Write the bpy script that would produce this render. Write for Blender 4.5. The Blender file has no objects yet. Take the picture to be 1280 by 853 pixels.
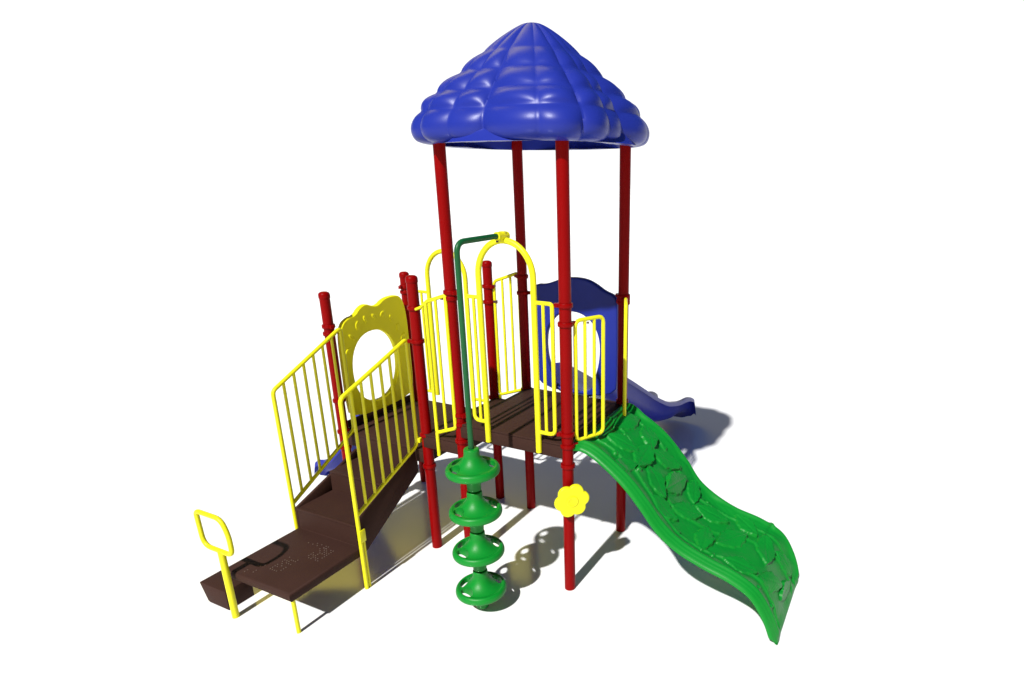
import bpy, bmesh, math, random
from mathutils import Vector, Matrix
random.seed(7)
PI = math.pi
S = bpy.context.scene
C = S.collection

# ------------------------------------------------------------------ materials
def material(name, col, rough=0.4, bump=0.0, bscale=60.0, var=0.06, vscale=3.0, spec=0.5, coat=0.0, grain=0.0):
    m = bpy.data.materials.new(name); m.use_nodes = True
    nt = m.node_tree; N = nt.nodes; L = nt.links
    b = N['Principled BSDF']
    tc = N.new('ShaderNodeTexCoord')
    nz = N.new('ShaderNodeTexNoise'); nz.inputs['Scale'].default_value = vscale; nz.inputs['Detail'].default_value = 5
    L.new(tc.outputs['Object'], nz.inputs['Vector'])
    mp = N.new('ShaderNodeMapRange')
    mp.inputs['From Min'].default_value = 0.3; mp.inputs['From Max'].default_value = 0.7
    mp.inputs['To Min'].default_value = 1 - var; mp.inputs['To Max'].default_value = 1 + var
    L.new(nz.outputs['Fac'], mp.inputs['Value'])
    last = mp.outputs['Result']
    if grain:
        g = N.new('ShaderNodeTexNoise'); g.inputs['Scale'].default_value = 260; g.inputs['Detail'].default_value = 2
        L.new(tc.outputs['Object'], g.inputs['Vector'])
        g2 = N.new('ShaderNodeMapRange'); g2.inputs['From Min'].default_value = 0.3; g2.inputs['From Max'].default_value = 0.7
        g2.inputs['To Min'].default_value = 1 - grain; g2.inputs['To Max'].default_value = 1 + grain
        L.new(g.outputs['Fac'], g2.inputs['Value'])
        mm = N.new('ShaderNodeMath'); mm.operation = 'MULTIPLY'
        L.new(last, mm.inputs[0]); L.new(g2.outputs['Result'], mm.inputs[1]); last = mm.outputs[0]
    vm = N.new('ShaderNodeVectorMath'); vm.operation = 'SCALE'
    vm.inputs[0].default_value = col
    L.new(last, vm.inputs['Scale']); L.new(vm.outputs[0], b.inputs['Base Color'])
    b.inputs['Roughness'].default_value = rough
    b.inputs['Specular IOR Level'].default_value = spec
    b.inputs['Coat Weight'].default_value = coat; b.inputs['Coat Roughness'].default_value = 0.12
    rr = N.new('ShaderNodeMapRange'); rr.inputs['To Min'].default_value = max(rough - .06, .02); rr.inputs['To Max'].default_value = rough + .06
    L.new(nz.outputs['Fac'], rr.inputs['Value']); L.new(rr.outputs['Result'], b.inputs['Roughness'])
    if bump:
        n2 = N.new('ShaderNodeTexNoise'); n2.inputs['Scale'].default_value = bscale; n2.inputs['Detail'].default_value = 3
        L.new(tc.outputs['Object'], n2.inputs['Vector'])
        bp = N.new('ShaderNodeBump'); bp.inputs['Strength'].default_value = bump; bp.inputs['Distance'].default_value = 0.01
        L.new(n2.outputs['Fac'], bp.inputs['Height']); L.new(bp.outputs['Normal'], b.inputs['Normal'])
    return m

M = {
 'red':    material('red_powder_coat', (0.185, 0.0008, 0.0010), 0.36, var=.04, spec=.06),
 'yellow': material('yellow_powder_coat', (0.66, 0.62, 0.008), 0.42, var=.03, spec=.25),
 'ypanel': material('yellow_moulded_plastic', (0.94, 0.87, 0.007), 0.5, bump=.12, bscale=90, var=.04, spec=.2),
 'blue':   material('blue_moulded_plastic', (0.0125, 0.023, 0.225), 0.36, bump=.05, bscale=120, var=.03, spec=.20),
 'dblue':  material('blue_slide_plastic', (0.013, 0.019, 0.25), 0.34, bump=.05, bscale=120, var=.04, spec=.2),
 'green':  material('green_moulded_plastic', (0.0022, 0.180, 0.017), 0.40, bump=.12, bscale=130, var=.05, spec=.22),
 'dgreen': material('dark_green_powder_coat', (0.004, 0.075, 0.019), 0.4, var=.05, spec=.25),
 'brown':  material('brown_vinyl_coated_steel', (0.036, 0.0165, 0.0125), 0.62, bump=.25, bscale=220, var=.06, spec=.07, grain=.16),
 'sunlit':   material('brown_sunlit_studs', (0.085, 0.055, 0.045), 0.55),  # lighter brown paints the sunlight caught by the raised studs
 'bolt':   material('dark_steel_bolt', (0.05, 0.02, 0.015), 0.4),
}

# ------------------------------------------------------------------ helpers
def link(name, me, mat=None, parent=None, smooth=True, angle=40):
    o = bpy.data.objects.new(name, me); C.objects.link(o)
    if mat: me.materials.append(mat)
    if smooth:
        for p in me.polygons: p.use_smooth = True
        try: me.set_sharp_from_angle(angle=math.radians(angle))
        except Exception: pass
    if parent: o.parent = parent
    return o

def obj(name, bm, mat, parent=None, smooth=True, angle=40):
    bmesh.ops.recalc_face_normals(bm, faces=bm.faces[:])
    me = bpy.data.meshes.new(name); bm.to_mesh(me); bm.free()
    return link(name, me, mat, parent, smooth, angle)

def round_path(pts, rad, n=7, closed=False):
    """replace the corners of a polyline by arcs of about the given radius"""
    P = [Vector(p) for p in pts]; out = []
    k = len(P)
    for i, p in enumerate(P):
        if not closed and i in (0, k - 1): out.append(p); continue
        a = P[(i - 1) % k]; b = P[(i + 1) % k]
        da, db = (a - p), (b - p)
        r = rad[i] if isinstance(rad, (list, tuple)) else rad
        t = min(r, da.length * .48, db.length * .48)
        if t < 1e-4: out.append(p); continue
        s = p + da.normalized() * t; e = p + db.normalized() * t
        for j in range(n + 1):
            u = j / n
            out.append(s * (1 - u) ** 2 + p * 2 * u * (1 - u) + e * u * u)
    return out

def tube(bm, path, r, seg=12, closed=False, caps=True):
    P = [Vector(p) for p in path]; k = len(P)
    rings = []; prev = None
    for i, p in enumerate(P):
        if closed: t = (P[(i + 1) % k] - P[(i - 1) % k])
        else: t = P[min(i + 1, k - 1)] - P[max(i - 1, 0)]
        t.normalize()
        if prev is None:
            ref = Vector((0, 0, 1)) if abs(t.z) < .9 else Vector((1, 0, 0))
            n = t.cross(ref).normalized()
        else:
            n = (prev - t * prev.dot(t)).normalized()
        prev = n; b = t.cross(n)
        rr = r[i] if isinstance(r, (list, tuple)) else r
        rings.append([bm.verts.new(p + (n * math.cos(a) + b * math.sin(a)) * rr) for a in (2 * PI * j / seg for j in range(seg))])
    for i in range(k if closed else k - 1):
        A, B = rings[i], rings[(i + 1) % k]
        off = 0
        if closed and i == k - 1:
            off = min(range(seg), key=lambda o: (A[0].co - B[o].co).length)
        for j in range(seg):
            bm.faces.new((A[j], A[(j + 1) % seg], B[(j + 1 + off) % seg], B[(j + off) % seg]))
    if caps and not closed:
        bm.faces.new(rings[0]); bm.faces.new(rings[-1][::-1])

def lathe(bm, prof, c=(0, 0, 0), seg=40):
    c = Vector(c); rings = []
    for r, z in prof:
        if r < 1e-5: rings.append([bm.verts.new(c + Vector((0, 0, z)))])
        else: rings.append([bm.verts.new(c + Vector((r * math.cos(2 * PI * j / seg), r * math.sin(2 * PI * j / seg), z))) for j in range(seg)])
    for A, B in zip(rings, rings[1:]):
        if len(A) == 1 and len(B) == 1: continue
        for j in range(seg):
            if len(A) == 1: bm.faces.new((A[0], B[j], B[(j + 1) % seg]))
            elif len(B) == 1: bm.faces.new((A[j], A[(j + 1) % seg], B[0]))
            else: bm.faces.new((A[j], A[(j + 1) % seg], B[(j + 1) % seg], B[j]))

def box(bm, lo, hi, bev=0.0, seg=2):
    lo, hi = Vector(lo), Vector(hi)
    vs = bmesh.ops.create_cube(bm, size=1)['verts']
    for v in vs: v.co = Vector(((lo[i] + hi[i]) / 2 + v.co[i] * (hi[i] - lo[i])) for i in range(3))
    if bev:
        es = list({e for v in vs for e in v.link_edges})
        bmesh.ops.bevel(bm, geom=es, offset=bev, segments=seg, profile=.5, affect='EDGES')

def prism(bm, poly, axis, a, b, bev=0.0):
    """poly: 2-D points in the two other axes, extruded from a to b along axis"""
    def v3(p, t):
        q = list(p); q.insert(axis, t); return Vector(q)
    A = [bm.verts.new(v3(p, a)) for p in poly]; B = [bm.verts.new(v3(p, b)) for p in poly]
    k = len(poly)
    fs = [bm.faces.new(A), bm.faces.new(B[::-1])]
    for i in range(k): fs.append(bm.faces.new((A[i], B[i], B[(i + 1) % k], A[(i + 1) % k])))
    if bev:
        es = list({e for f in fs for e in f.edges})
        bmesh.ops.bevel(bm, geom=es, offset=bev, segments=2, profile=.5, affect='EDGES')

def plate(name, loops, thick, bev, mat, parent, frame, res=3):
    """flat moulded panel with holes; loops are lists of (u,v); frame is a 4x4 matrix placing u,v,normal"""
    cu = bpy.data.curves.new(name, 'CURVE'); cu.dimensions = '2D'; cu.fill_mode = 'BOTH'
    cu.extrude = thick / 2 - bev; cu.bevel_depth = bev; cu.bevel_resolution = res; cu.offset = -bev
    for lp in loops:
        sp = cu.splines.new('POLY'); sp.points.add(len(lp) - 1)
        for i, (u, v) in enumerate(lp): sp.points[i].co = (u, v, 0, 1)
        sp.use_cyclic_u = True
    tmp = bpy.data.objects.new('tmp', cu); C.objects.link(tmp)
    dg = bpy.context.evaluated_depsgraph_get()
    me = bpy.data.meshes.new_from_object(tmp.evaluated_get(dg))
    bpy.data.objects.remove(tmp); bpy.data.curves.remove(cu)
    me.transform(frame); me.name = name
    return link(name, me, mat, parent, True, 45)

def smooth_loop(pts, it=2):
    for _ in range(it):
        q = []
        for i in range(len(pts)):
            a, b = pts[i], pts[(i + 1) % len(pts)]
            q.append((a[0] * .75 + b[0] * .25, a[1] * .75 + b[1] * .25)); q.append((a[0] * .25 + b[0] * .75, a[1] * .25 + b[1] * .75))
        pts = q
    return pts

def frame_from(origin, u, v):
    u, v = Vector(u), Vector(v); n = u.cross(v)
    m = Matrix.Identity(4)
    for i in range(3): m[i][0], m[i][1], m[i][2], m[i][3] = u[i], v[i], n[i], origin[i]
    return m

# ------------------------------------------------------------------ the one thing
play = bpy.data.objects.new('playground_structure', None); C.objects.link(play)
play['label'] = 'red posted climbing structure with blue dome roof, yellow railings, green climber and brown decks'
play['category'] = 'playground structure'
def lab(o, t): o['label'] = t; return o

A = 1.22
R = .054
# ------------------------------------------------------------------ posts
def collar_bm(x, y, z, stub=None, r=R):
    bm = bmesh.new()
    lathe(bm, [(r - .002, z - .019), (r + .011, z - .019), (r + .014, z - .013), (r + .014, z + .013), (r + .011, z + .019), (r - .002, z + .019)], (x, y, 0), 28)
    if stub:
        d = Vector((stub[0], stub[1], 0)).normalized(); n = Vector((-d.y, d.x, 0)); c = Vector((x, y, z))
        p = []
        for s, t, zz in ((-.018, .05, -.017), (.018, .05, -.017), (.018, .098, -.017), (-.018, .098, -.017)):
            p.append(c + n * s + d * t + Vector((0, 0, zz)))
        A_ = [bm.verts.new(q) for q in p]; B_ = [bm.verts.new(q + Vector((0, 0, .034))) for q in p]
        bm.faces.new(A_); bm.faces.new(B_[::-1])
        for i in range(4): bm.faces.new((A_[i], A_[(i + 1) % 4], B_[(i + 1) % 4], B_[i]))
    # bolt head on the clamp
    return bm

def post(x, y, top, collars, cap):
    bm = bmesh.new()
    prof = [(0, .0), (R, .0), (R, top - (.0 if not cap else .02))]
    if not cap: prof.append((0, top))
    else: prof += [(R - .003, top - .018), (0, top - .018)]
    lathe(bm, prof, (x, y, 0), 32)
    p = obj('post', bm, M['red'], play)
    if cap:
        bm = bmesh.new()
        lathe(bm, [(R + .003, top - .07), (R + .005, top - .065), (R + .005, top - .028), (R - .004, top - .012), (R * .6, top - .002), (0, top + .002)], (x, y, 0), 32)
        obj('cap', bm, M['red'], p)
    for cz in collars:
        z, stub = cz if isinstance(cz, tuple) else (cz, None)
        obj('collar', collar_bm(x, y, z, stub), M['red'], p)
    return p

TOP = 4.23
lab(post(0, 0, TOP, [(2.865, (1, -.5)), (2.81, (-1, -.4)), 1.55, 1.366, (1.65, (1, -.5))], False), 'tall red roof post at the front left corner of the upper deck')
lab(post(A, 0, TOP, [(2.845, (-1, -.5)), (2.68, (.35, .6)), (1.545, (.4, .5)), 1.345, (1.66, (-1, -.5))], False), 'tall red roof post in front with the yellow flower on it')
lab(post(A, A, TOP, [(2.73, (-1, .35)), (2.665, (-1, .5)), (2.70, (.35, -.6)), 1.59, 1.35], False), 'tall red roof post at the top of the green climber')
lab(post(0, A, TOP, [(2.85, (-1, .1)), (2.67, (1, .6)), 1.54, 1.35], False), 'tall red roof post at the back of the upper deck')
lab(post(-.47, .012, 2.99, [(2.675, (1, -.5)), (2.34, (-1, -.35)), 1.344, .986], True), 'short red post at the top of the stairs, right side')
lab(post(-.50, 1.27, 2.99, [(2.70, (1, -.4)), (2.52, (1, .4)), 1.36, 1.16], True), 'short red post at the back between lower and middle deck')
lab(post(-1.69, .01, 2.74, [(2.37, (1, -.3)), (2.29, (.1, 1)), 1.53, 1.16, .97], True), 'short red post at the top of the stairs, left side')
lab(post(-1.69, 1.21, 2.80, [(2.555, (1, .1)), (2.62, (0, -1)), 1.16, .97], True), 'short red post at the far end of the yellow window panel')

# ------------------------------------------------------------------ roof
def roof_mesh():
    cx, cy = .605, .61
    prof = [(0, 5.125), (.09, 5.108), (.18, 5.055), (.29, 4.975), (.415, 4.877), (.50, 4.81), (.605, 4.71), (.70, 4.645), (.815, 4.545), (.90, 4.475), (.97, 4.40), (1.015, 4.34), (1.035, 4.275), (1.025, 4.205), (.98, 4.160), (.92, 4.142)]
    creases = [4.877, 4.71, 4.545, 4.40]
    # resample
    pts = []
    for (r0, z0), (r1, z1) in zip(prof, prof[1:]):
        for k in range(6): u = k / 6; pts.append((r0 + (r1 - r0) * u, z0 + (z1 - z0) * u))
    pts.append(prof[-1])
    pts = [(r * (1 - .062 * min(max((r - .45) / .5, 0), 1)), z) for r, z in pts]
    def smooth(p):
        return [p[0]] + [tuple((p[i - 1][j] + 2 * p[i][j] + p[i + 1][j]) / 4 for j in (0, 1)) for i in range(1, len(p) - 1)] + [p[-1]]
    for _ in range(6): pts = smooth(pts)
    n = 384; bm = bmesh.new(); rings = []
    lim = [5.4] + creases + [4.137]
    for i, (r, z) in enumerate(pts):
        # normal of the profile
        a = pts[max(i - 1, 0)]; b = pts[min(i + 1, len(pts) - 1)]
        nr, nz = -(b[1] - a[1]), (b[0] - a[0]); l = math.hypot(nr, nz) or 1; nr /= l; nz /= l
        # tier bulge
        t = 0
        for k in range(len(lim) - 1):
            hi, lo = lim[k], lim[k + 1]
            if lo <= z <= hi:
                if k == 0: u = min((5.12 - z) / (5.12 - lo), 1); u = max(u, 0); t = .55 + .45 * math.sin(PI * u) if u < .5 else math.sin(PI * u) ** .55
                else: u = (hi - z) / (hi - lo); t = max(math.sin(PI * u ** 1.35), 0) ** .60
        if z < 4.144: t = 0
        ring = []
        for j in range(n):
            th = 2 * PI * j / n
            dg_ = math.degrees(th) % 90
            CR = ((-18, .50), (2, .80), (33, .42), (52.5, .80), (72, .50), (92, .80))
            for (c0, d0), (c1, d1) in zip(CR, CR[1:]):
                if c0 <= dg_ <= c1:
                    uu = (dg_ - c0) / (c1 - c0); f = math.sin(PI * uu); dcr = d0 if uu < .5 else d1; break
            lobe = (f + .0006) ** .68
            deep = dcr
            low = min(max((4.185 - z) / .045, 0), 1)
            amp = .039 * min(r / .85, 1) * (1 - .68 * low)
            loss = (1 - lobe) * deep
            # broad swell over pairs of lobes
            d = amp * (t * (1 - loss) - .9 * loss * (.4 + .6 * t)) + .0
            # slightly squared plan
            sq = 1 - .026 + .105 * math.cos(4 * (th - PI / 4)) * min(r * 1.3, 1)
            rr = r * sq + nr * d; zz = z + nz * d
            ring.append(bm.verts.new((cx + max(rr, .0) * math.cos(th), cy + max(rr, .0) * math.sin(th), zz)))
        rings.append(ring)
    # underside: turned-in lip and shallow inner dome
    for r, z in ((.905, 4.142), (.895, 4.15), (.85, 4.22), (.6, 4.42), (.3, 4.60), (.01, 4.68)):
        rings.append([bm.verts.new((cx + r * math.cos(2 * PI * j / n), cy + r * math.sin(2 * PI * j / n), z)) for j in range(n)])
    for X, Y in zip(rings, rings[1:]):
        for j in range(n): bm.faces.new((X[j], X[(j + 1) % n], Y[(j + 1) % n], Y[j]))
    bm.faces.new(rings[-1])
    bmesh.ops.remove_doubles(bm, verts=bm.verts[:], dist=1e-4)
    return bm
roof = obj('roof', roof_mesh(), M['blue'], play, True, 75)
lab(roof, 'blue quilted dome roof')

# ------------------------------------------------------------------ decks
def deck(x0, x1, y0, y1, zt, label, planks=True):
    bm = bmesh.new()
    box(bm, (x0, y0, zt - .02), (x1, y1, zt), .006)
    # folded side skirts
    th = .018; zb = zt - .145
    box(bm, (x0, y0, zb), (x1, y0 + th, zt - .0215), .003)
    box(bm, (x0, y1 - th, zb), (x1, y1, zt - .0215), .003)
    box(bm, (x0, y0 + th + .001, zb), (x0 + th, y1 - th - .001, zt - .0215), .003)
    box(bm, (x1 - th, y0 + th + .001, zb), (x1, y1 - th - .001, zt - .0215), .003)
    for k in (1, 2):
        xm = x0 + (x1 - x0) * k / 3
        box(bm, (xm - .02, y0 + th + .002, zt - .08), (xm + .02, y1 - th - .002, zt - .0215), .002)
    return lab(obj('deck', bm, M['brown'], play, True, 30), label)
deck(.004, A + .02, -.045, A + .03, 1.565, 'upper brown deck under the roof')
deck(-.47, .0, -.045, A + .03, 1.365, 'middle brown step deck')
deck(-1.70, -.475, -.02, A + .03, 1.165, 'lower brown deck behind the stairs')
# risers between the decks
bm = bmesh.new(); box(bm, (-.006, -.04, 1.371), (.003, A + .02, 1.415), .001); obj('deck_riser', bm, M['brown'], play)
bm = bmesh.new(); box(bm, (-.482, -.01, 1.168), (-.476, A + .02, 1.30), .001); obj('deck_riser', bm, M['brown'], play)
bm = bmesh.new(); box(bm, (-1.71, .09, 1.168), (-1.68, A - .09, 1.255), .004); obj('toe_board', bm, M['brown'], play)

# ------------------------------------------------------------------ stairs with transfer platform
XL, XR = -1.50, -.620
bm = bmesh.new()
# platform tread with turned-down chamfered edges
zt, zb, ch = .45, .345, .035
y0, y1 = -1.705, -.885
def ring(x0_, x1_, ya, yb, z): return [bm.verts.new(p) for p in ((x0_, ya, z), (x1_, ya, z), (x1_, yb, z), (x0_, yb, z))]
rs = [ring(XL + .055, XR - .05, y0 + .055, y1, zb - .002), ring(XL + .012, XR - .012, y0 + .02, y1, zb + .006), ring(XL, XR, y0 + .002, y1, zb + .03),
      ring(XL, XR, y0, y1, zt - .03), ring(XL + .006, XR - .006, y0 + .008, y1, zt - .009), ring(XL + .02, XR - .02, y0 + .024, y1, zt)]
bm.faces.new(rs[0]); bm.faces.new(rs[-1][::-1])
for P_, Q_ in zip(rs, rs[1:]):
    for i in range(4): bm.faces.new((P_[i], P_[(i + 1) % 4], Q_[(i + 1) % 4], Q_[i]))
# raised grip studs moulded into the tread, in slanting clusters
random.seed(3)
n_plain = len(bm.faces)
def studs(cx, cy, nx, ny, dx, dy, prob=1.0, r=.0068):
    for i in range(nx):
        for j in range(ny):
            if random.random() > prob: continue
            x = cx + (i - nx / 2) * dx; y = cy + (j - ny / 2) * dy
            lathe(bm, [(r, zt - .001), (r * .8, zt + .004), (0, zt + .0055)], (x, y, 0), 8)
studs(-1.03, -1.40, 5, 9, .028, .026, .62)
studs(-1.22, -1.56, 4, 6, .026, .030, .55)
studs(-.87, -1.13, 6, 8, .030, .026, .6)
studs(-1.03, -1.02, 10, 2, .03, .03, .45)
bm.faces.ensure_lookup_table()
for f_s in bm.faces[n_plain:]: f_s.material_index = 1
platform = lab(obj('transfer_platform', bm, M['brown'], play, True, 50), 'low brown transfer platform at the foot of the stairs')
platform.data.materials.append(M['sunlit'])
# legs
for (x, y) in ((-.655, -1.655), (-1.365, -1.72)):
    if x > -1: 
        bm = bmesh.new(); tube(bm, [(x, y, 0), (x, y, zb + .01)], .019, 14); obj('leg', bm, M['yellow'], platform)
bm = bmesh.new()
# treads and risers as one folded sheet
prof = [(-.895, .44), (-.888, .455), (-.885, .675), (-.435, .675), (-.43, .90), (-.024, .90), (-.022, 1.145)]
outer = prof; inner = [(-.875, .44), (-.868, .455), (-.865, .655), (-.415, .655), (-.41, .88), (-.008, .88), (-.006, 1.145)]
prism(bm, outer + inner[::-1], 0, XL + .035, XR - .035)
stairs = lab(obj('staircase', bm, M['brown'], play, False), 'brown stairs of two treads between dark side panels')
for x, po in ((XL, [(-.835, .362), (-.885, .366), (-.887, .676), (-.43, .845), (-.026, 1.00), (-.026, .875)]),
              (XR - .03, [(-.835, .362), (-.885, .366), (-.887, .73), (-.83, .775), (-.06, 1.13), (.0, 1.14), (.0, .885)])):
    bm = bmesh.new()
    prism(bm, po, 0, x, x + .03, .004)
    obj('side_panel', bm, M['brown'], stairs)
# nosing lines
for yy, zz in ((-.885, .675), (-.43, .90)):
    bm = bmesh.new(); box(bm, (XL + .035, yy - .008, zz - .02), (XR - .035, yy + .03, zz + .003), .004); obj('nosing', bm, M['brown'], stairs)
# low side step
bm = bmesh.new()
x0_, x1_, ya, yb = -1.885, -1.503, -1.735, -1.47
prism(bm, [(x0_, .195), (x0_ + .012, .205), (x1_, .205), (x1_, .0), (x0_ + .10, .0), (x0_ + .075, .012)], 1, ya, yb, .006)
lab(obj('side_step', bm, M['brown'], play, True, 30), 'small low brown step beside the transfer platform')
# grab handle
bm = bmesh.new()
hx = -1.365
loop = round_path([(-1.615, -1.763, 1.055), (-1.265, -1.763, 1.055), (-1.205, -1.763, .90), (-1.205, -1.763, .705), (-1.60, -1.763, .705)], [.05, .13, .06, .07, .10], 6, True)
tube(bm, loop, .0215, 14, True)
gh = lab(obj('grab_handle', bm, M['yellow'], play), 'yellow loop handle beside the transfer platform')
bm = bmesh.new(); tube(bm, [(hx, -1.763, 0), (hx, -1.763, .70)], .031, 18); obj('handle_post', bm, M['yellow'], gh)

# ------------------------------------------------------------------ stair rails
def stair_rail(X, ya, yb, zb0, zb1, zt0, zt1, foot, label, n=6):
    bm = bmesh.new()
    r = .0205
    pts = round_path([(X, ya, foot), (X, ya, zt0), (X, yb, zt1), (X, yb, zb1), (X, ya, zb0)], [0, .045, .05, .05, 0], 6)
    tube(bm, pts[:], r, 12)
    o = lab(obj('stair_rail', bm, M['yellow'], play), label)
    for k in range(1, n + 1):
        u = k / (n + 1); y = ya + (yb - ya) * u
        bm = bmesh.new(); tube(bm, [(X, y, zb0 + (zb1 - zb0) * u), (X, y, zt0 + (zt1 - zt0) * u)], .0150, 12, caps=False)
        obj('baluster', bm, M['yellow'], o)
    return o
rr = stair_rail(-.592, -.905, -.012, .818, 1.21, 2.00, 2.355, .0, 'yellow stair rail on the right of the stairs')
bm = bmesh.new(); box(bm, (-.580, -.925, .53), (-.562, -.855, .66), .004); obj('bracket', bm, M['yellow'], rr)
bm = bmesh.new(); tube(bm, [(-.592, -.866, 0), (-.592, -.866, .62)], .014, 10); obj('brace', bm, M['yellow'], rr)
bm = bmesh.new(); box(bm, (-.61, -.02, 1.24), (-.545, .02, 1.29), .004); obj('bracket', bm, M['yellow'], rr)
rl = stair_rail(-1.52, -.885, .01, .715, 1.21, 1.93, 2.37, .0, 'yellow stair rail on the left of the stairs')

# ------------------------------------------------------------------ framed railings between posts
def bar(o, a, b, r=.0155):
    bm = bmesh.new(); tube(bm, [a, b], r, 10, caps=False); return obj('baluster', bm, M['yellow'], o)

def arch_gate(y, xl, xr, ztop, zleg, lx, rx, ztr, zbr, label, right_bars=1, left_bars=1, r=.0275):
    cx = (xl + xr) / 2; rad = (xr - xl) / 2
    bm = bmesh.new(); path = [(xl, y, zleg)]
    n = 26; hz = rad * 1.08
    for k in range(n + 1):
        a = PI - PI * k / n
        path.append((cx + rad * math.cos(a), y, ztop - hz + hz * math.sin(a)))
    path.append((xr, y, zleg))
    tube(bm, path, r, 14)
    o = lab(obj('entry_arch', bm, M['yellow'], play), label)
    for (xa, xb, nb) in ((xl, lx, left_bars), (xr, rx, right_bars)):
        s = 1 if xb > xa else -1
        bm = bmesh.new()
        tube(bm, round_path([(xa + s * .018, y, ztr), (xb, y, ztr), (xb, y, zbr), (xa + s * .018, y, zbr)], [0, .03, .06, 0], 6), .0185, 12)
        obj('side_frame', bm, M['yellow'], o)
        for k in range(1, nb + 1):
            x = xa + (xb - xa) * k / (nb + 1)
            bar(o, (x, y, zbr), (x, y, ztr))
    return o
front_arch = arch_gate(-.062, .378, .948, 3.365, 1.45, .232, 1.128, 2.855, 1.655, 'yellow entry arch facing the hanging green pods')
back_arch = arch_gate(1.235, -1.35, -.79, 3.07, 1.27, -1.585, -.585, 2.57, 1.30, 'yellow entry arch at the back of the lower deck', 1, 1)

def panel(pa, pb, za, zb_, ta, tb, n, label, legs=(), corner=.06, first_open=False):
    """railing with frame from pa to pb (x,y), bottom heights za,zb_, top heights ta,tb"""
    a0 = Vector((pa[0], pa[1], za)); b0 = Vector((pb[0], pb[1], zb_)); a1 = Vector((pa[0], pa[1], ta)); b1 = Vector((pb[0], pb[1], tb))
    bm = bmesh.new(); tube(bm, round_path([a0, b0, b1, a1], corner, 6, True), .0180, 12, True)
    for (u, zl) in legs:
        q = a0.lerp(b0, u); tube(bm, [q, (q.x, q.y, zl)], .0185, 12)
    o = lab(obj('guard_rail', bm, M['yellow'], play), label)
    for k in range(1, n + 1):
        u = k / (n + 1); bar(o, a0.lerp(b0, u), a1.lerp(b1, u))
    return o
# wings each side of the green climber
w1 = panel((1.275, .075), (1.405, .365), 1.575, 1.575, 2.70, 2.70, 2, 'yellow guard rail wing beside the front post')
w2 = panel((1.275, 1.155), (1.405, .865), 1.56, 1.56, 2.72, 2.72, 2, 'yellow guard rail wing seen edge on beside the right post')
# offset rails over the change of deck height
w3 = panel((-.262, -.058), (-.02, -.058), 1.425, 1.515, 2.76, 2.84, 1, 'narrow yellow guard rail between short and tall front posts', legs=[(0, 1.17)], corner=.03)
bm = bmesh.new(); tube(bm, round_path([(-.40, -.045, 2.675), (-.33, -.058, 2.70), (-.262, -.058, 2.755)], .03), .014, 10); obj('rail_arm', bm, M['yellow'], w3)
w4 = panel((-.42, 1.275), (-.075, 1.262), 1.40, 1.52, 2.76, 2.88, 2, 'yellow guard rail at the back beside the rear roof post', legs=[(0, 1.19)], corner=.05)
for zz in (2.70, 2.52):
    bm = bmesh.new(); box(bm, (-.432, 1.25, zz), (-.385, 1.262, zz + .025), .003); obj('bracket', bm, M['bolt'], w4)

# ------------------------------------------------------------------ yellow window panel
def ellipse(cx, cy, a, b, n=48, p=2.0):
    out = []
    for k in range(n):
        t = 2 * PI * k / n; c, s = math.cos(t), math.sin(t)
        out.append((cx + a * math.copysign(abs(c) ** (2 / p), c), cy + b * math.copysign(abs(s) ** (2 / p), s)))
    return out
outl = [(.115, 1.26), (.085, 1.5), (.085, 1.85), (.09, 2.22), (.13, 2.36), (.22, 2.42), (.33, 2.43), (.40, 2.50), (.50, 2.535), (.60, 2.49), (.68, 2.485), (.78, 2.545), (.92, 2.56), (1.03, 2.545), (1.09, 2.47), (1.125, 2.30), (1.13, 1.85), (1.13, 1.5), (1.10, 1.26)]
F = frame_from((-1.66, 0, 0), (0, 1, 0), (0, 0, 1))
wp = plate('window_panel', [smooth_loop(outl, 2), ellipse(.555, 1.80, .345, .415, 56, 2.2)[::-1]], .06, .012, M['ypanel'], play, F)
lab(wp, 'yellow scalloped panel with a large oval opening')
random.seed(5)
for k in range(9):
    bm = bmesh.new()
    ang = math.radians(158 - 136 * k / 8); y = .60 + .455 * math.cos(ang); z = 1.845 + .535 * math.sin(ang) + random.uniform(-.012, .03)
    c = Vector((-1.63, y, z)); a = random.uniform(.045, .062); b = random.uniform(.022, .034); q_ = ang + random.uniform(-1.0, 1.0)
    rings_ = []
    for rr_, h in ((1, -.003), (.88, .003), (.6, .006), (.3, .004), (.0, .002)):
        if rr_ == 0: rings_.append([bm.verts.new(c + Vector((h, 0, 0)))])
        else: rings_.append([bm.verts.new(c + Vector((h, rr_ * (a * math.cos(t) * math.cos(q_) - b * math.sin(t) * math.sin(q_)), rr_ * (a * math.cos(t) * math.sin(q_) + b * math.sin(t) * math.cos(q_))))) for t in (2 * PI * j / 14 for j in range(14))])
    for X_, Y_ in zip(rings_, rings_[1:]):
        for j in range(14):
            if len(Y_) == 1: bm.faces.new((X_[j], X_[(j + 1) % 14], Y_[0]))
            else: bm.faces.new((X_[j], X_[(j + 1) % 14], Y_[(j + 1) % 14], Y_[j]))
    obj('raised_motif', bm, M['ypanel'], wp, True, 80)

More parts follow.
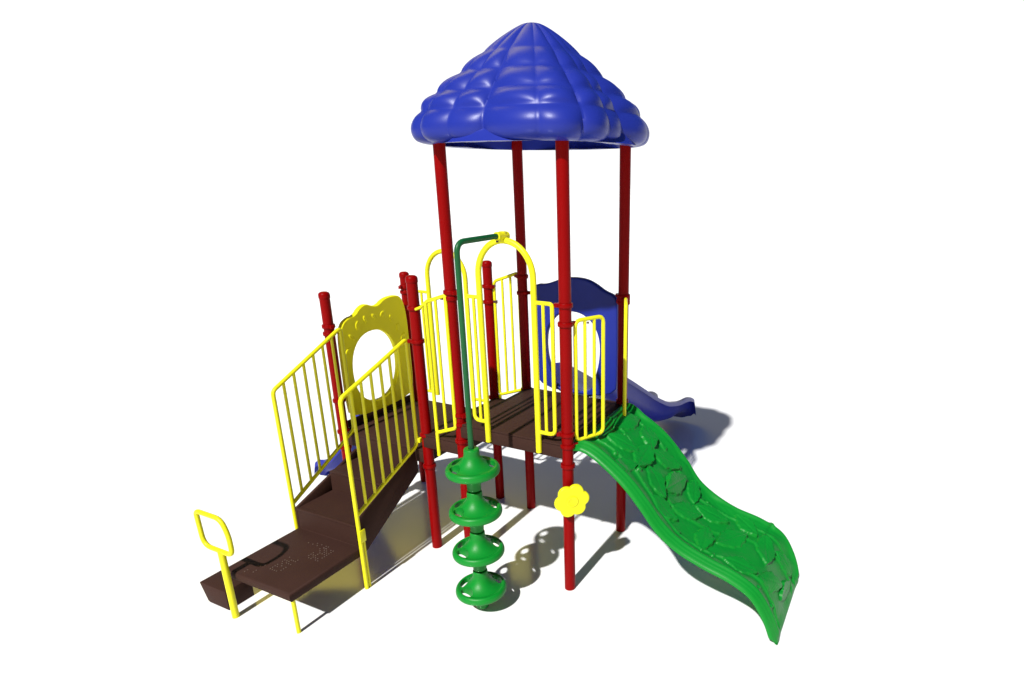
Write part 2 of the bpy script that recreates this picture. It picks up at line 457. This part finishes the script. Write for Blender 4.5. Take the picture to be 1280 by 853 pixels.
# ------------------------------------------------------------------ blue slide hood
outb = [(.12, 1.57), (.11, 1.9), (.11, 2.4), (.11, 2.72), (.15, 2.775), (.25, 2.775), (.36, 2.81), (.48, 2.86), (.62, 2.875), (.76, 2.865), (.88, 2.815), (.97, 2.755), (1.08, 2.72), (1.125, 2.68), (1.13, 2.3), (1.13, 1.9), (1.12, 1.57)]
F = frame_from((0, 1.30, 0), (1, 0, 0), (0, 0, 1))
holeb = [(.36, 1.60), (.31, 1.78), (.26, 1.95), (.245, 2.12), (.27, 2.29), (.37, 2.43), (.49, 2.495), (.60, 2.505), (.72, 2.485), (.84, 2.40), (.91, 2.26), (.925, 2.12), (.91, 1.95), (.86, 1.78), (.81, 1.60)]
hood = plate('slide_hood', [smooth_loop(outb, 2), smooth_loop(holeb, 2)[::-1]], .075, .018, M['blue'], play, F)
lab(hood, 'blue hood panel with an opening onto the blue slide')

# ------------------------------------------------------------------ slides
def slide(name, path, lat0, lat1, wall, mapf, mat, label):
    """path: (s, z) of the bed centre; mapf(s, l, z) -> xyz; wall(s index 0..1) height"""
    pts = []
    for (a, b) in zip(path, path[1:]):
        for k in range(8): u = k / 8; pts.append((a[0] + (b[0] - a[0]) * u, a[1] + (b[1] - a[1]) * u))
    pts.append(path[-1])
    for _ in range(10):
        pts = [pts[0]] + [((pts[i - 1][0] + 2 * pts[i][0] + pts[i + 1][0]) / 4, (pts[i - 1][1] + 2 * pts[i][1] + pts[i + 1][1]) / 4) for i in range(1, len(pts) - 1)] + [pts[-1]]
    bm = bmesh.new(); rows = []
    cl = (lat0 + lat1) / 2; hw = (lat1 - lat0) / 2
    for i, (s, z) in enumerate(pts):
        h = wall(i / (len(pts) - 1))
        t = .014
        prof = [(-hw - .035, h - .03), (-hw - .03, h), (-hw, h + .012), (-hw + .03, h - .01), (-hw + .05, h * .45 + .01), (-hw + .10, .035), (-hw + .18, .0), (-hw * .3, -.012), (0, -.014)]
        prof = prof + [(-a, b) for a, b in prof[-2::-1]]
        under = [(a * 1.0 + (.0), b - .03) for a, b in prof[::-1]]
        row = [bm.verts.new(mapf(s, cl + l, z + q)) for l, q in prof + under]
        rows.append(row)
    k = len(rows[0])
    for X_, Y_ in zip(rows, rows[1:]):
        for j in range(k): bm.faces.new((X_[j], X_[(j + 1) % k], Y_[(j + 1) % k], Y_[j]))
    bm.faces.new(rows[0]); bm.faces.new(rows[-1][::-1])
    return lab(obj(name, bm, mat, play, True, 55), label)
def wall1(u): return .30 if u < .55 else (.30 - .06 * (u - .55) / .35 if u < .9 else .24 - (u - .9) * 1.6)
slide('slide', [(1.33, 1.55), (1.62, 1.50), (2.2, 1.19), (3.0, .74), (3.55, .47), (4.0, .36), (4.4, .33), (4.72, .24), (4.86, .10)], .27, .91, wall1,
      lambda s, l, z: Vector((l, s, z)), M['dblue'], 'blue slide descending behind the upper deck')
slide('slide', [(-1.72, 1.14), (-1.88, 1.0), (-2.12, .60), (-2.42, .32), (-2.55, .26), (-2.68, .24), (-2.74, .16)], .38, .74, lambda u: .20 if u < .9 else .20 - (u - .9) * .8,
      lambda s, l, z: Vector((s, l, z)), M['dblue'], 'small blue slide leading away to the left behind the stairs')

# ------------------------------------------------------------------ green leaf climber
def interp(tab, u):
    for (a, va), (b, vb) in zip(tab, tab[1:]):
        if a <= u <= b:
            t = (u - a) / (b - a); return va + (vb - va) * t
    return tab[-1][1]
def catmull(tab, n):
    out = []
    P_ = [tab[0]] + tab + [tab[-1]]
    for i in range(1, len(P_) - 2):
        for k in range(n):
            t = k / n; a, b, c_, d = P_[i - 1], P_[i], P_[i + 1], P_[i + 2]
            out.append(tuple(.5 * ((2 * b[j]) + (-a[j] + c_[j]) * t + (2 * a[j] - 5 * b[j] + 4 * c_[j] - d[j]) * t * t + (-a[j] + 3 * b[j] - 3 * c_[j] + d[j]) * t ** 3) for j in range(len(b))))
    out.append(tab[-1]); return out
# centre line (x, z), seen from the side
cl = catmull([(1.24, 1.545), (1.42, 1.505), (1.60, 1.405), (1.80, 1.255), (1.97, 1.075), (2.13, .88), (2.32, .735), (2.55, .635), (2.80, .552), (3.00, .44), (3.135, .255), (3.205, .10), (3.24, -.0)], 20)
# arc-length parameterisation
acc = [0]
for a, b in zip(cl, cl[1:]): acc.append(acc[-1] + math.hypot(b[0] - a[0], b[1] - a[1]))
LEN = acc[-1]
def cpt(s):
    s = max(0, min(LEN, s))
    for i in range(len(acc) - 1):
        if acc[i + 1] >= s:
            t = (s - acc[i]) / max(acc[i + 1] - acc[i], 1e-9); a, b = cl[i], cl[i + 1]
            tx, tz = b[0] - a[0], b[1] - a[1]; l = math.hypot(tx, tz)
            return a[0] + tx * t, a[1] + tz * t, -tz / l, tx / l
    return cl[-1][0], cl[-1][1], 0, 1
LEAVES = [ # s, l (lateral y), length, width, angle deg, height
 (.20, .86, .34, .17, 75, .030), (.33, .50, .30, .16, 20, .028), (.46, .90, .30, .17, -50, .032), (.56, .58, .34, .19, 100, .034), (.50, .24, .26, .14, 60, .026),
 (.74, .84, .32, .17, 30, .032), (.82, .46, .30, .17, -20, .030), (.98, .72, .34, .20, 80, .036), (1.05, .30, .28, .15, 10, .028), (1.18, .92, .26, .14, 120, .028), (1.24, .56, .30, .17, 40, .034),
 (1.46, .80, .30, .17, 10, .030), (1.52, .40, .30, .16, 100, .028), (1.74, .62, .34, .19, 60, .032), (1.80, .96, .26, .15, -30, .028), (1.92, .32, .28, .15, 20, .026), (2.06, .78, .32, .18, 110, .032), (2.24, .46, .30, .16, 45, .030), (2.32, .92, .24, .14, 0, .028), (2.46, .66, .26, .14, 90, .026)]
KNOBS = [(.36, .30, .026), (.62, .36, .030), (.66, 1.0, .026), (.90, .98, .026), (1.30, .24, .024), (1.36, .98, .024), (1.66, .24, .026), (2.0, .98, .024), (2.36, .26, .026), (.28, .66, .022), (1.12, .46, .022), (2.14, .22, .022)]
VINES = [(.27, .05, 3.4, .5), (.66, .20, 2.3, 2.4), (.98, .06, 3.0, 1.2)]
def sstep(a, b, x):
    t = max(0, min(1, (x - a) / (b - a))); return t * t * (3 - 2 * t)
Y0, Y1 = .065, 1.215
def relief(s, y):
    h = 0
    for (ls, ly, ln, wd, an, ht) in LEAVES:
        ds, dy = s - ls, y - ly
        if abs(ds) > .24 or abs(dy) > .24: continue
        c_, s_ = math.cos(math.radians(an)), math.sin(math.radians(an))
        u = (ds * c_ + dy * s_) / (ln * .64); v = (-ds * s_ + dy * c_) / (wd * .60)
        if abs(u) >= 1: continue
        w = (1 - abs(u) ** 1.45) ** .85 * (1 + .06 * math.sin(u * 16))
        e = w - abs(v)
        k = sstep(0.0, .07, e)
        vein = .25 * math.exp(-(v / .07) ** 2) + .10 * math.exp(-(((u * 6 + abs(v) * 3) % 1 - .5) / .12) ** 2)
        h = max(h, ht * 1.5 * k * (.72 + .38 * v * (1 if math.cos(math.radians(an)) > 0 else -1) + .18 * u) - ht * vein * k * .6)
    for (ks, ky, kr) in KNOBS:
        d = math.hypot(s - ks, y - ky)
        if d < kr: h = max(h, math.sqrt(max(kr * kr - d * d, 0)) * .95)
    for (b0, a1, w1_, p1) in VINES:
        yy = b0 + a1 * math.sin(s * w1_ + p1)
        h = max(h, .019 * math.exp(-((y - yy) / .013) ** 2))
    # soft undulation of the moulding
    h += .008 * math.sin(s * 9 + y * 5) * math.sin(y * 11 - s * 3) + .004 * math.sin(s * 21 - y * 17) + .0010 * math.sin(s * 47 + 3 * math.sin(y * 31)) * math.sin(y * 53)
    return h
bm = bmesh.new()
NS, NY = 330, 150
rows = []
for i in range(NS + 1):
    s = LEN * i / NS; x, z, nx, nz = cpt(s)
    # width grows a little at the middle, upper lip is wavy
    ya = Y0 + .018 * math.sin(s * 2.6 + 2.2) - .05 * math.exp(-((s - .02) / .05) ** 2)
    yb = Y1 - .01 + .02 * math.sin(s * 3.1 + .4) + .005 * math.sin(s * 14 + 1) + .030 * math.exp(-((s - 2.02) / .022) ** 2) - .07 * sstep(LEN - .22, LEN, s) ** 2 + .05 * math.exp(-((s - 2.15) / .25) ** 2)
    end = sstep(0, .10, s) ; tail = 1 - sstep(LEN - .10, LEN, s)
    row = []
    # drop edge, side wall
    row.append((ya - .035 * tail, -.040 * tail)); row.append((ya - .030 * tail - .001, -.024 * tail)); row.append((ya - .018 * tail - .0005, -.008 * tail))
    for j in range(NY + 1):
        v = j / NY; y = ya + (yb - ya) * v
        dl = min(y - ya, yb - y)
        rim = math.exp(-((dl - .062) / .026) ** 2) * .024 * (.1 + .9 * tail)
        bowl = -.022 * sstep(.08, .20, dl) * (.35 + .65 * end) * (.3 + .7 * tail)
        h = rim + bowl + relief(s, y) * sstep(.075, .12, dl) * sstep(.0, .05, s) * sstep(0, .09, LEN - s)
        h += .040 * math.exp(-((s - .10) / .10) ** 2) * sstep(.55, .85, y)
        ed = .012 * sstep(0, .02, dl)
        row.append((y, h + ed))
    row.append((yb + .018 * tail + .0005, -.008 * tail)); row.append((yb + .030 * tail + .001, -.024 * tail)); row.append((yb + .035 * tail + .0015, -.040 * tail))
    rows.append([bm.verts.new((x + nx * h, y, max(z + nz * h, .0))) for (y, h) in row])
for X_, Y_ in zip(rows, rows[1:]):
    for j in range(len(X_) - 1): bm.faces.new((X_[j], X_[j + 1], Y_[j + 1], Y_[j]))
climber = lab(obj('leaf_climber', bm, M['green'], play, True, 60), 'green curved climbing ramp covered in raised leaves and knobs')
sol = climber.modifiers.new('shell', 'SOLIDIFY'); sol.thickness = .014; sol.offset = -1
# mounting flange at the deck
bm = bmesh.new(); box(bm, (1.238, .12, 1.44), (1.262, 1.14, 1.53), .004); obj('flange', bm, M['green'], climber)

# ------------------------------------------------------------------ pod climber
px, py = .622, -.64
bm = bmesh.new()
tube(bm, round_path([(.655, -.115, 3.405), (.655, -.22, 3.405), (px, py, 3.395), (px, py, 3.2), (px, py, 0.02)], [0, 0, .10, 0, 0], 10), .0235, 16)
pole = lab(obj('pod_climber', bm, M['dgreen'], play), 'dark green bent pole carrying four green pods')
bm = bmesh.new(); tube(bm, [(.66, -.005, 3.40), (.656, -.15, 3.405)], .036, 16); 
tube(bm, [(.66, -.062, 3.355), (.66, -.062, 3.44)], .030, 14)
obj('coupling', bm, M['yellow'], pole)
bm = bmesh.new(); tube(bm, [(.647, -.13, 3.352), (.647, -.13, 3.372)], .012, 8); obj('bolt', bm, M['bolt'], pole)

def pod_mesh():
    prof = [(.027, .178), (.062, .178), (.068, .172), (.069, .118), (.076, .100), (.092, .072), (.116, .044), (.150, .020), (.190, .004), (.208, .016), (.226, .008), (.237, -.014), (.237, -.042), (.226, -.058), (.208, -.054),
            (.190, -.034), (.150, -.040), (.115, -.058), (.090, -.085), (.072, -.125), (.066, -.150), (.062, -.175), (.062, -.215), (.058, -.222), (.027, -.222)]
    # smooth the polyline a little
    pts = []
    for (a, b) in zip(prof, prof[1:]):
        for k in range(3): u = k / 3; pts.append((a[0] + (b[0] - a[0]) * u, a[1] + (b[1] - a[1]) * u))
    pts.append(prof[-1])
    for _ in range(2): pts = [pts[0]] + [((pts[i - 1][0] + 2 * pts[i][0] + pts[i + 1][0]) / 4, (pts[i - 1][1] + 2 * pts[i][1] + pts[i + 1][1]) / 4) for i in range(1, len(pts) - 1)] + [pts[-1]]
    bm = bmesh.new(); lathe(bm, pts + [pts[0]], (0, 0, 0), 64)
    bmesh.ops.remove_doubles(bm, verts=bm.verts[:], dist=1e-5)
    bmesh.ops.recalc_face_normals(bm, faces=bm.faces[:])
    me = bpy.data.meshes.new('pod'); bm.to_mesh(me); bm.free()
    base = bpy.data.objects.new('tmp', me); C.objects.link(base)
    # four oval hand holes through the flange
    bm = bmesh.new()
    for a in (math.radians(q) for q in (48, 108, 182, 242)):
        ring_ = []
        for zz in (-.16, .12):
            ring_.append([bm.verts.new(Matrix.Rotation(a, 3, 'Z') @ Vector((.161 + .040 * math.cos(t), .074 * math.sin(t), zz))) for t in (2 * PI * j / 24 for j in range(24))])
        for j in range(24): bm.faces.new((ring_[0][j], ring_[0][(j + 1) % 24], ring_[1][(j + 1) % 24], ring_[1][j]))
        bm.faces.new(ring_[0][::-1]); bm.faces.new(ring_[1])
    bmesh.ops.recalc_face_normals(bm, faces=bm.faces[:])
    cm = bpy.data.meshes.new('cut'); bm.to_mesh(cm); bm.free()
    cut = bpy.data.objects.new('cut', cm); C.objects.link(cut)
    bo = base.modifiers.new('b', 'BOOLEAN'); bo.object = cut; bo.operation = 'DIFFERENCE'; bo.solver = 'EXACT'
    dg = bpy.context.evaluated_depsgraph_get()
    out = bpy.data.meshes.new_from_object(base.evaluated_get(dg))
    bpy.data.objects.remove(base); bpy.data.objects.remove(cut); bpy.data.meshes.remove(cm)
    out.name = 'pod'
    return out
pm = pod_mesh(); pm.materials.clear(); pm.materials.append(M['green'])
for p in pm.polygons: p.use_smooth = True
try: pm.set_sharp_from_angle(angle=math.radians(38))
except Exception: pass
for k, z in enumerate((1.475, 1.065, .655, .245)):
    o = bpy.data.objects.new('pod', pm); C.objects.link(o); o.location = (px, py, z); o.rotation_euler = (0, 0, math.radians(-4 + 5 * k)); o.parent = pole

# ------------------------------------------------------------------ flower on the front post
def flower():
    n = 120; pts = []
    for k in range(n):
        t = 2 * PI * k / n
        r = .140 + .029 * (abs(math.cos(3 * (t - .12))) ** .8) * 1.0
        pts.append((r * math.cos(t), r * math.sin(t)))
    return pts
d = Vector((1, -1, 0)).normalized(); u = Vector((1, 1, 0)).normalized()
o_ = Vector((A, 0, 1.035)) + d * .115
Ff = frame_from(o_, u, (0, 0, 1))
fl = lab(plate('flower_panel', [flower()], .045, .014, M['yellow'], play, Ff), 'yellow six petalled flower on the front post')
bm = bmesh.new(); tube(bm, [Vector((A, 0, 1.035)) + d * .03, o_], .03, 14); obj('bracket', bm, M['red'], fl)
bm = bmesh.new(); lathe(bm, [(.058, -.004), (.056, .005), (.046, .008), (.04, .005), (.0, .006)], (0, 0, 0), 28)
bmesh.ops.transform(bm, matrix=frame_from(o_ + d * .0225, u, (0, 0, 1)), verts=bm.verts[:]); obj('flower_centre', bm, M['yellow'], fl)

# small fixing bolts
def bolts(pts, parent):
    for p in pts:
        bm = bmesh.new(); bmesh.ops.create_icosphere(bm, subdivisions=2, radius=.011, matrix=Matrix.Translation(Vector(p)))
        obj('bolt', bm, M['bolt'], parent)
bolts([(1.335, .20, 2.665)], w1)

# ------------------------------------------------------------------ ground
bm = bmesh.new()
Rg = 400
vs = [bm.verts.new((Rg * math.cos(2 * PI * k / 64), Rg * math.sin(2 * PI * k / 64), 0)) for k in range(64)]
bm.faces.new(vs)
gm = bpy.data.materials.new('white_glossy_floor'); gm.use_nodes = True
nt = gm.node_tree; N = nt.nodes; L = nt.links
for n in list(N): N.remove(n)
out = N.new('ShaderNodeOutputMaterial'); mix = N.new('ShaderNodeMixShader'); df = N.new('ShaderNodeBsdfDiffuse'); gl = N.new('ShaderNodeBsdfGlossy')
df.inputs['Color'].default_value = (.87, .87, .87, 1)
gl.inputs['Color'].default_value = (1, 1, 1, 1)
tc = N.new('ShaderNodeTexCoord'); nz = N.new('ShaderNodeTexNoise'); nz.inputs['Scale'].default_value = 6; nz.inputs['Detail'].default_value = 6
L.new(tc.outputs['Object'], nz.inputs['Vector'])
mr = N.new('ShaderNodeMapRange'); mr.inputs['To Min'].default_value = .15; mr.inputs['To Max'].default_value = .18
L.new(nz.outputs['Fac'], mr.inputs['Value']); L.new(mr.outputs['Result'], gl.inputs['Roughness'])
mix.inputs[0].default_value = .18
L.new(df.outputs[0], mix.inputs[1]); L.new(gl.outputs[0], mix.inputs[2]); L.new(mix.outputs[0], out.inputs['Surface'])
g = obj('ground', bm, gm, None, False); g['kind'] = 'structure'

# ------------------------------------------------------------------ world: pale studio surround, dim overhead
W = bpy.data.worlds.new('World'); S.world = W; W.use_nodes = True
nt = W.node_tree; N = nt.nodes; L = nt.links
for n in list(N): N.remove(n)
out = N.new('ShaderNodeOutputWorld'); bg = N.new('ShaderNodeBackground'); L.new(bg.outputs[0], out.inputs['Surface'])
tc = N.new('ShaderNodeTexCoord')
def dot(vec):
    d_ = N.new('ShaderNodeVectorMath'); d_.operation = 'DOT_PRODUCT'; L.new(tc.outputs['Generated'], d_.inputs[0]); d_.inputs[1].default_value = vec; return d_.outputs['Value']
def smooth(src, a, b, ta=0., tb=1.):
    m = N.new('ShaderNodeMapRange'); m.interpolation_type = 'SMOOTHSTEP'
    m.inputs['From Min'].default_value = a; m.inputs['From Max'].default_value = b; m.inputs['To Min'].default_value = ta; m.inputs['To Max'].default_value = tb
    L.new(src, m.inputs['Value']); return m.outputs['Result']
def mul(a, b):
    m = N.new('ShaderNodeMath'); m.operation = 'MULTIPLY'; L.new(a, m.inputs[0]); L.new(b, m.inputs[1]); return m.outputs[0]
def mixc(f, a, b):
    m = N.new('ShaderNodeMix'); m.data_type = 'RGBA'; L.new(f, m.inputs['Factor'])
    for i, v in ((6, a), (7, b)):
        if isinstance(v, tuple): m.inputs[i].default_value = (*v, 1)
        else: L.new(v, m.inputs[i])
    return m.outputs[2]
z = dot((0, 0, 1)); vf = dot((-.45, .893, 0)); vr = dot((.893, .45, 0))
def ratio(a, b):
    m = N.new('ShaderNodeMath'); m.operation = 'DIVIDE'; L.new(a, m.inputs[0]); L.new(b, m.inputs[1]); return m.outputs[0]
az = ratio(vr, vf)
ahead = smooth(vf, .02, .12)
# added warm patch at back left; its floor reflection tints the shadows olive
warm = mul(mul(mul(smooth(az, -.05, -.19), smooth(az, -1.1, -.75)), mul(smooth(z, .455, .585), smooth(z, .86, .74))), ahead)
white = mul(smooth(z, .285, .235), smooth(vf, .55, .68))
# added low warm fill from front right, for shadows and yellow sides
fr = dot((.50, -.866, 0))
glow = mul(mul(smooth(fr, .30, .80), smooth(z, .62, .40)), smooth(z, .02, .12))
base = mixc(smooth(z, .3, .9), (.006, .052, .19), (.008, .035, .14))
c0 = mixc(glow, base, (.45, .34, .04))
c1 = mixc(warm, c0, (2.2, 1.80, .20))
c2 = mixc(white, c1, (1.12, 1.12, 1.12))
L.new(c2, bg.inputs['Color']); bg.inputs['Strength'].default_value = 1.0

# ------------------------------------------------------------------ sun
sd = bpy.data.lights.new('sun', 'SUN'); sd.energy = 6.5; sd.angle = math.radians(1.3); sd.color = (1, .985, .96)
so = bpy.data.objects.new('sun', sd); C.objects.link(so)
so.rotation_euler = (math.radians(90 - 46.5), 0, math.radians(0)); so.location = (0, -6, 7)

# ------------------------------------------------------------------ camera
cam = bpy.data.cameras.new('camera'); co = bpy.data.objects.new('camera', cam); C.objects.link(co); S.camera = co
r_ = Vector((0.8982726, 0.43943751, 0.00100243)); u_ = Vector((-0.14515711, 0.29456707, 0.94454203)); f_ = Vector((-0.41477192, 0.84860174, -0.32838901))
m = Matrix.Identity(4)
for i in range(3): m[i][0], m[i][1], m[i][2] = r_[i], u_[i], -f_[i]
m.translation = Vector((3.83751, -4.64667, 3.86335))
co.matrix_world = m
cam.sensor_width = 36; cam.lens = 786.82 / 1280 * 36
cam.shift_x = (640 - 751.845) / 1280; cam.shift_y = (497.11 - 426.5) / 1280
cam.clip_end = 2000; cam.clip_start = .05

S.view_settings.view_transform = 'Standard'; S.view_settings.look = 'None'; S.view_settings.exposure = 0; S.view_settings.gamma = 1
S.cycles.max_bounces = 8
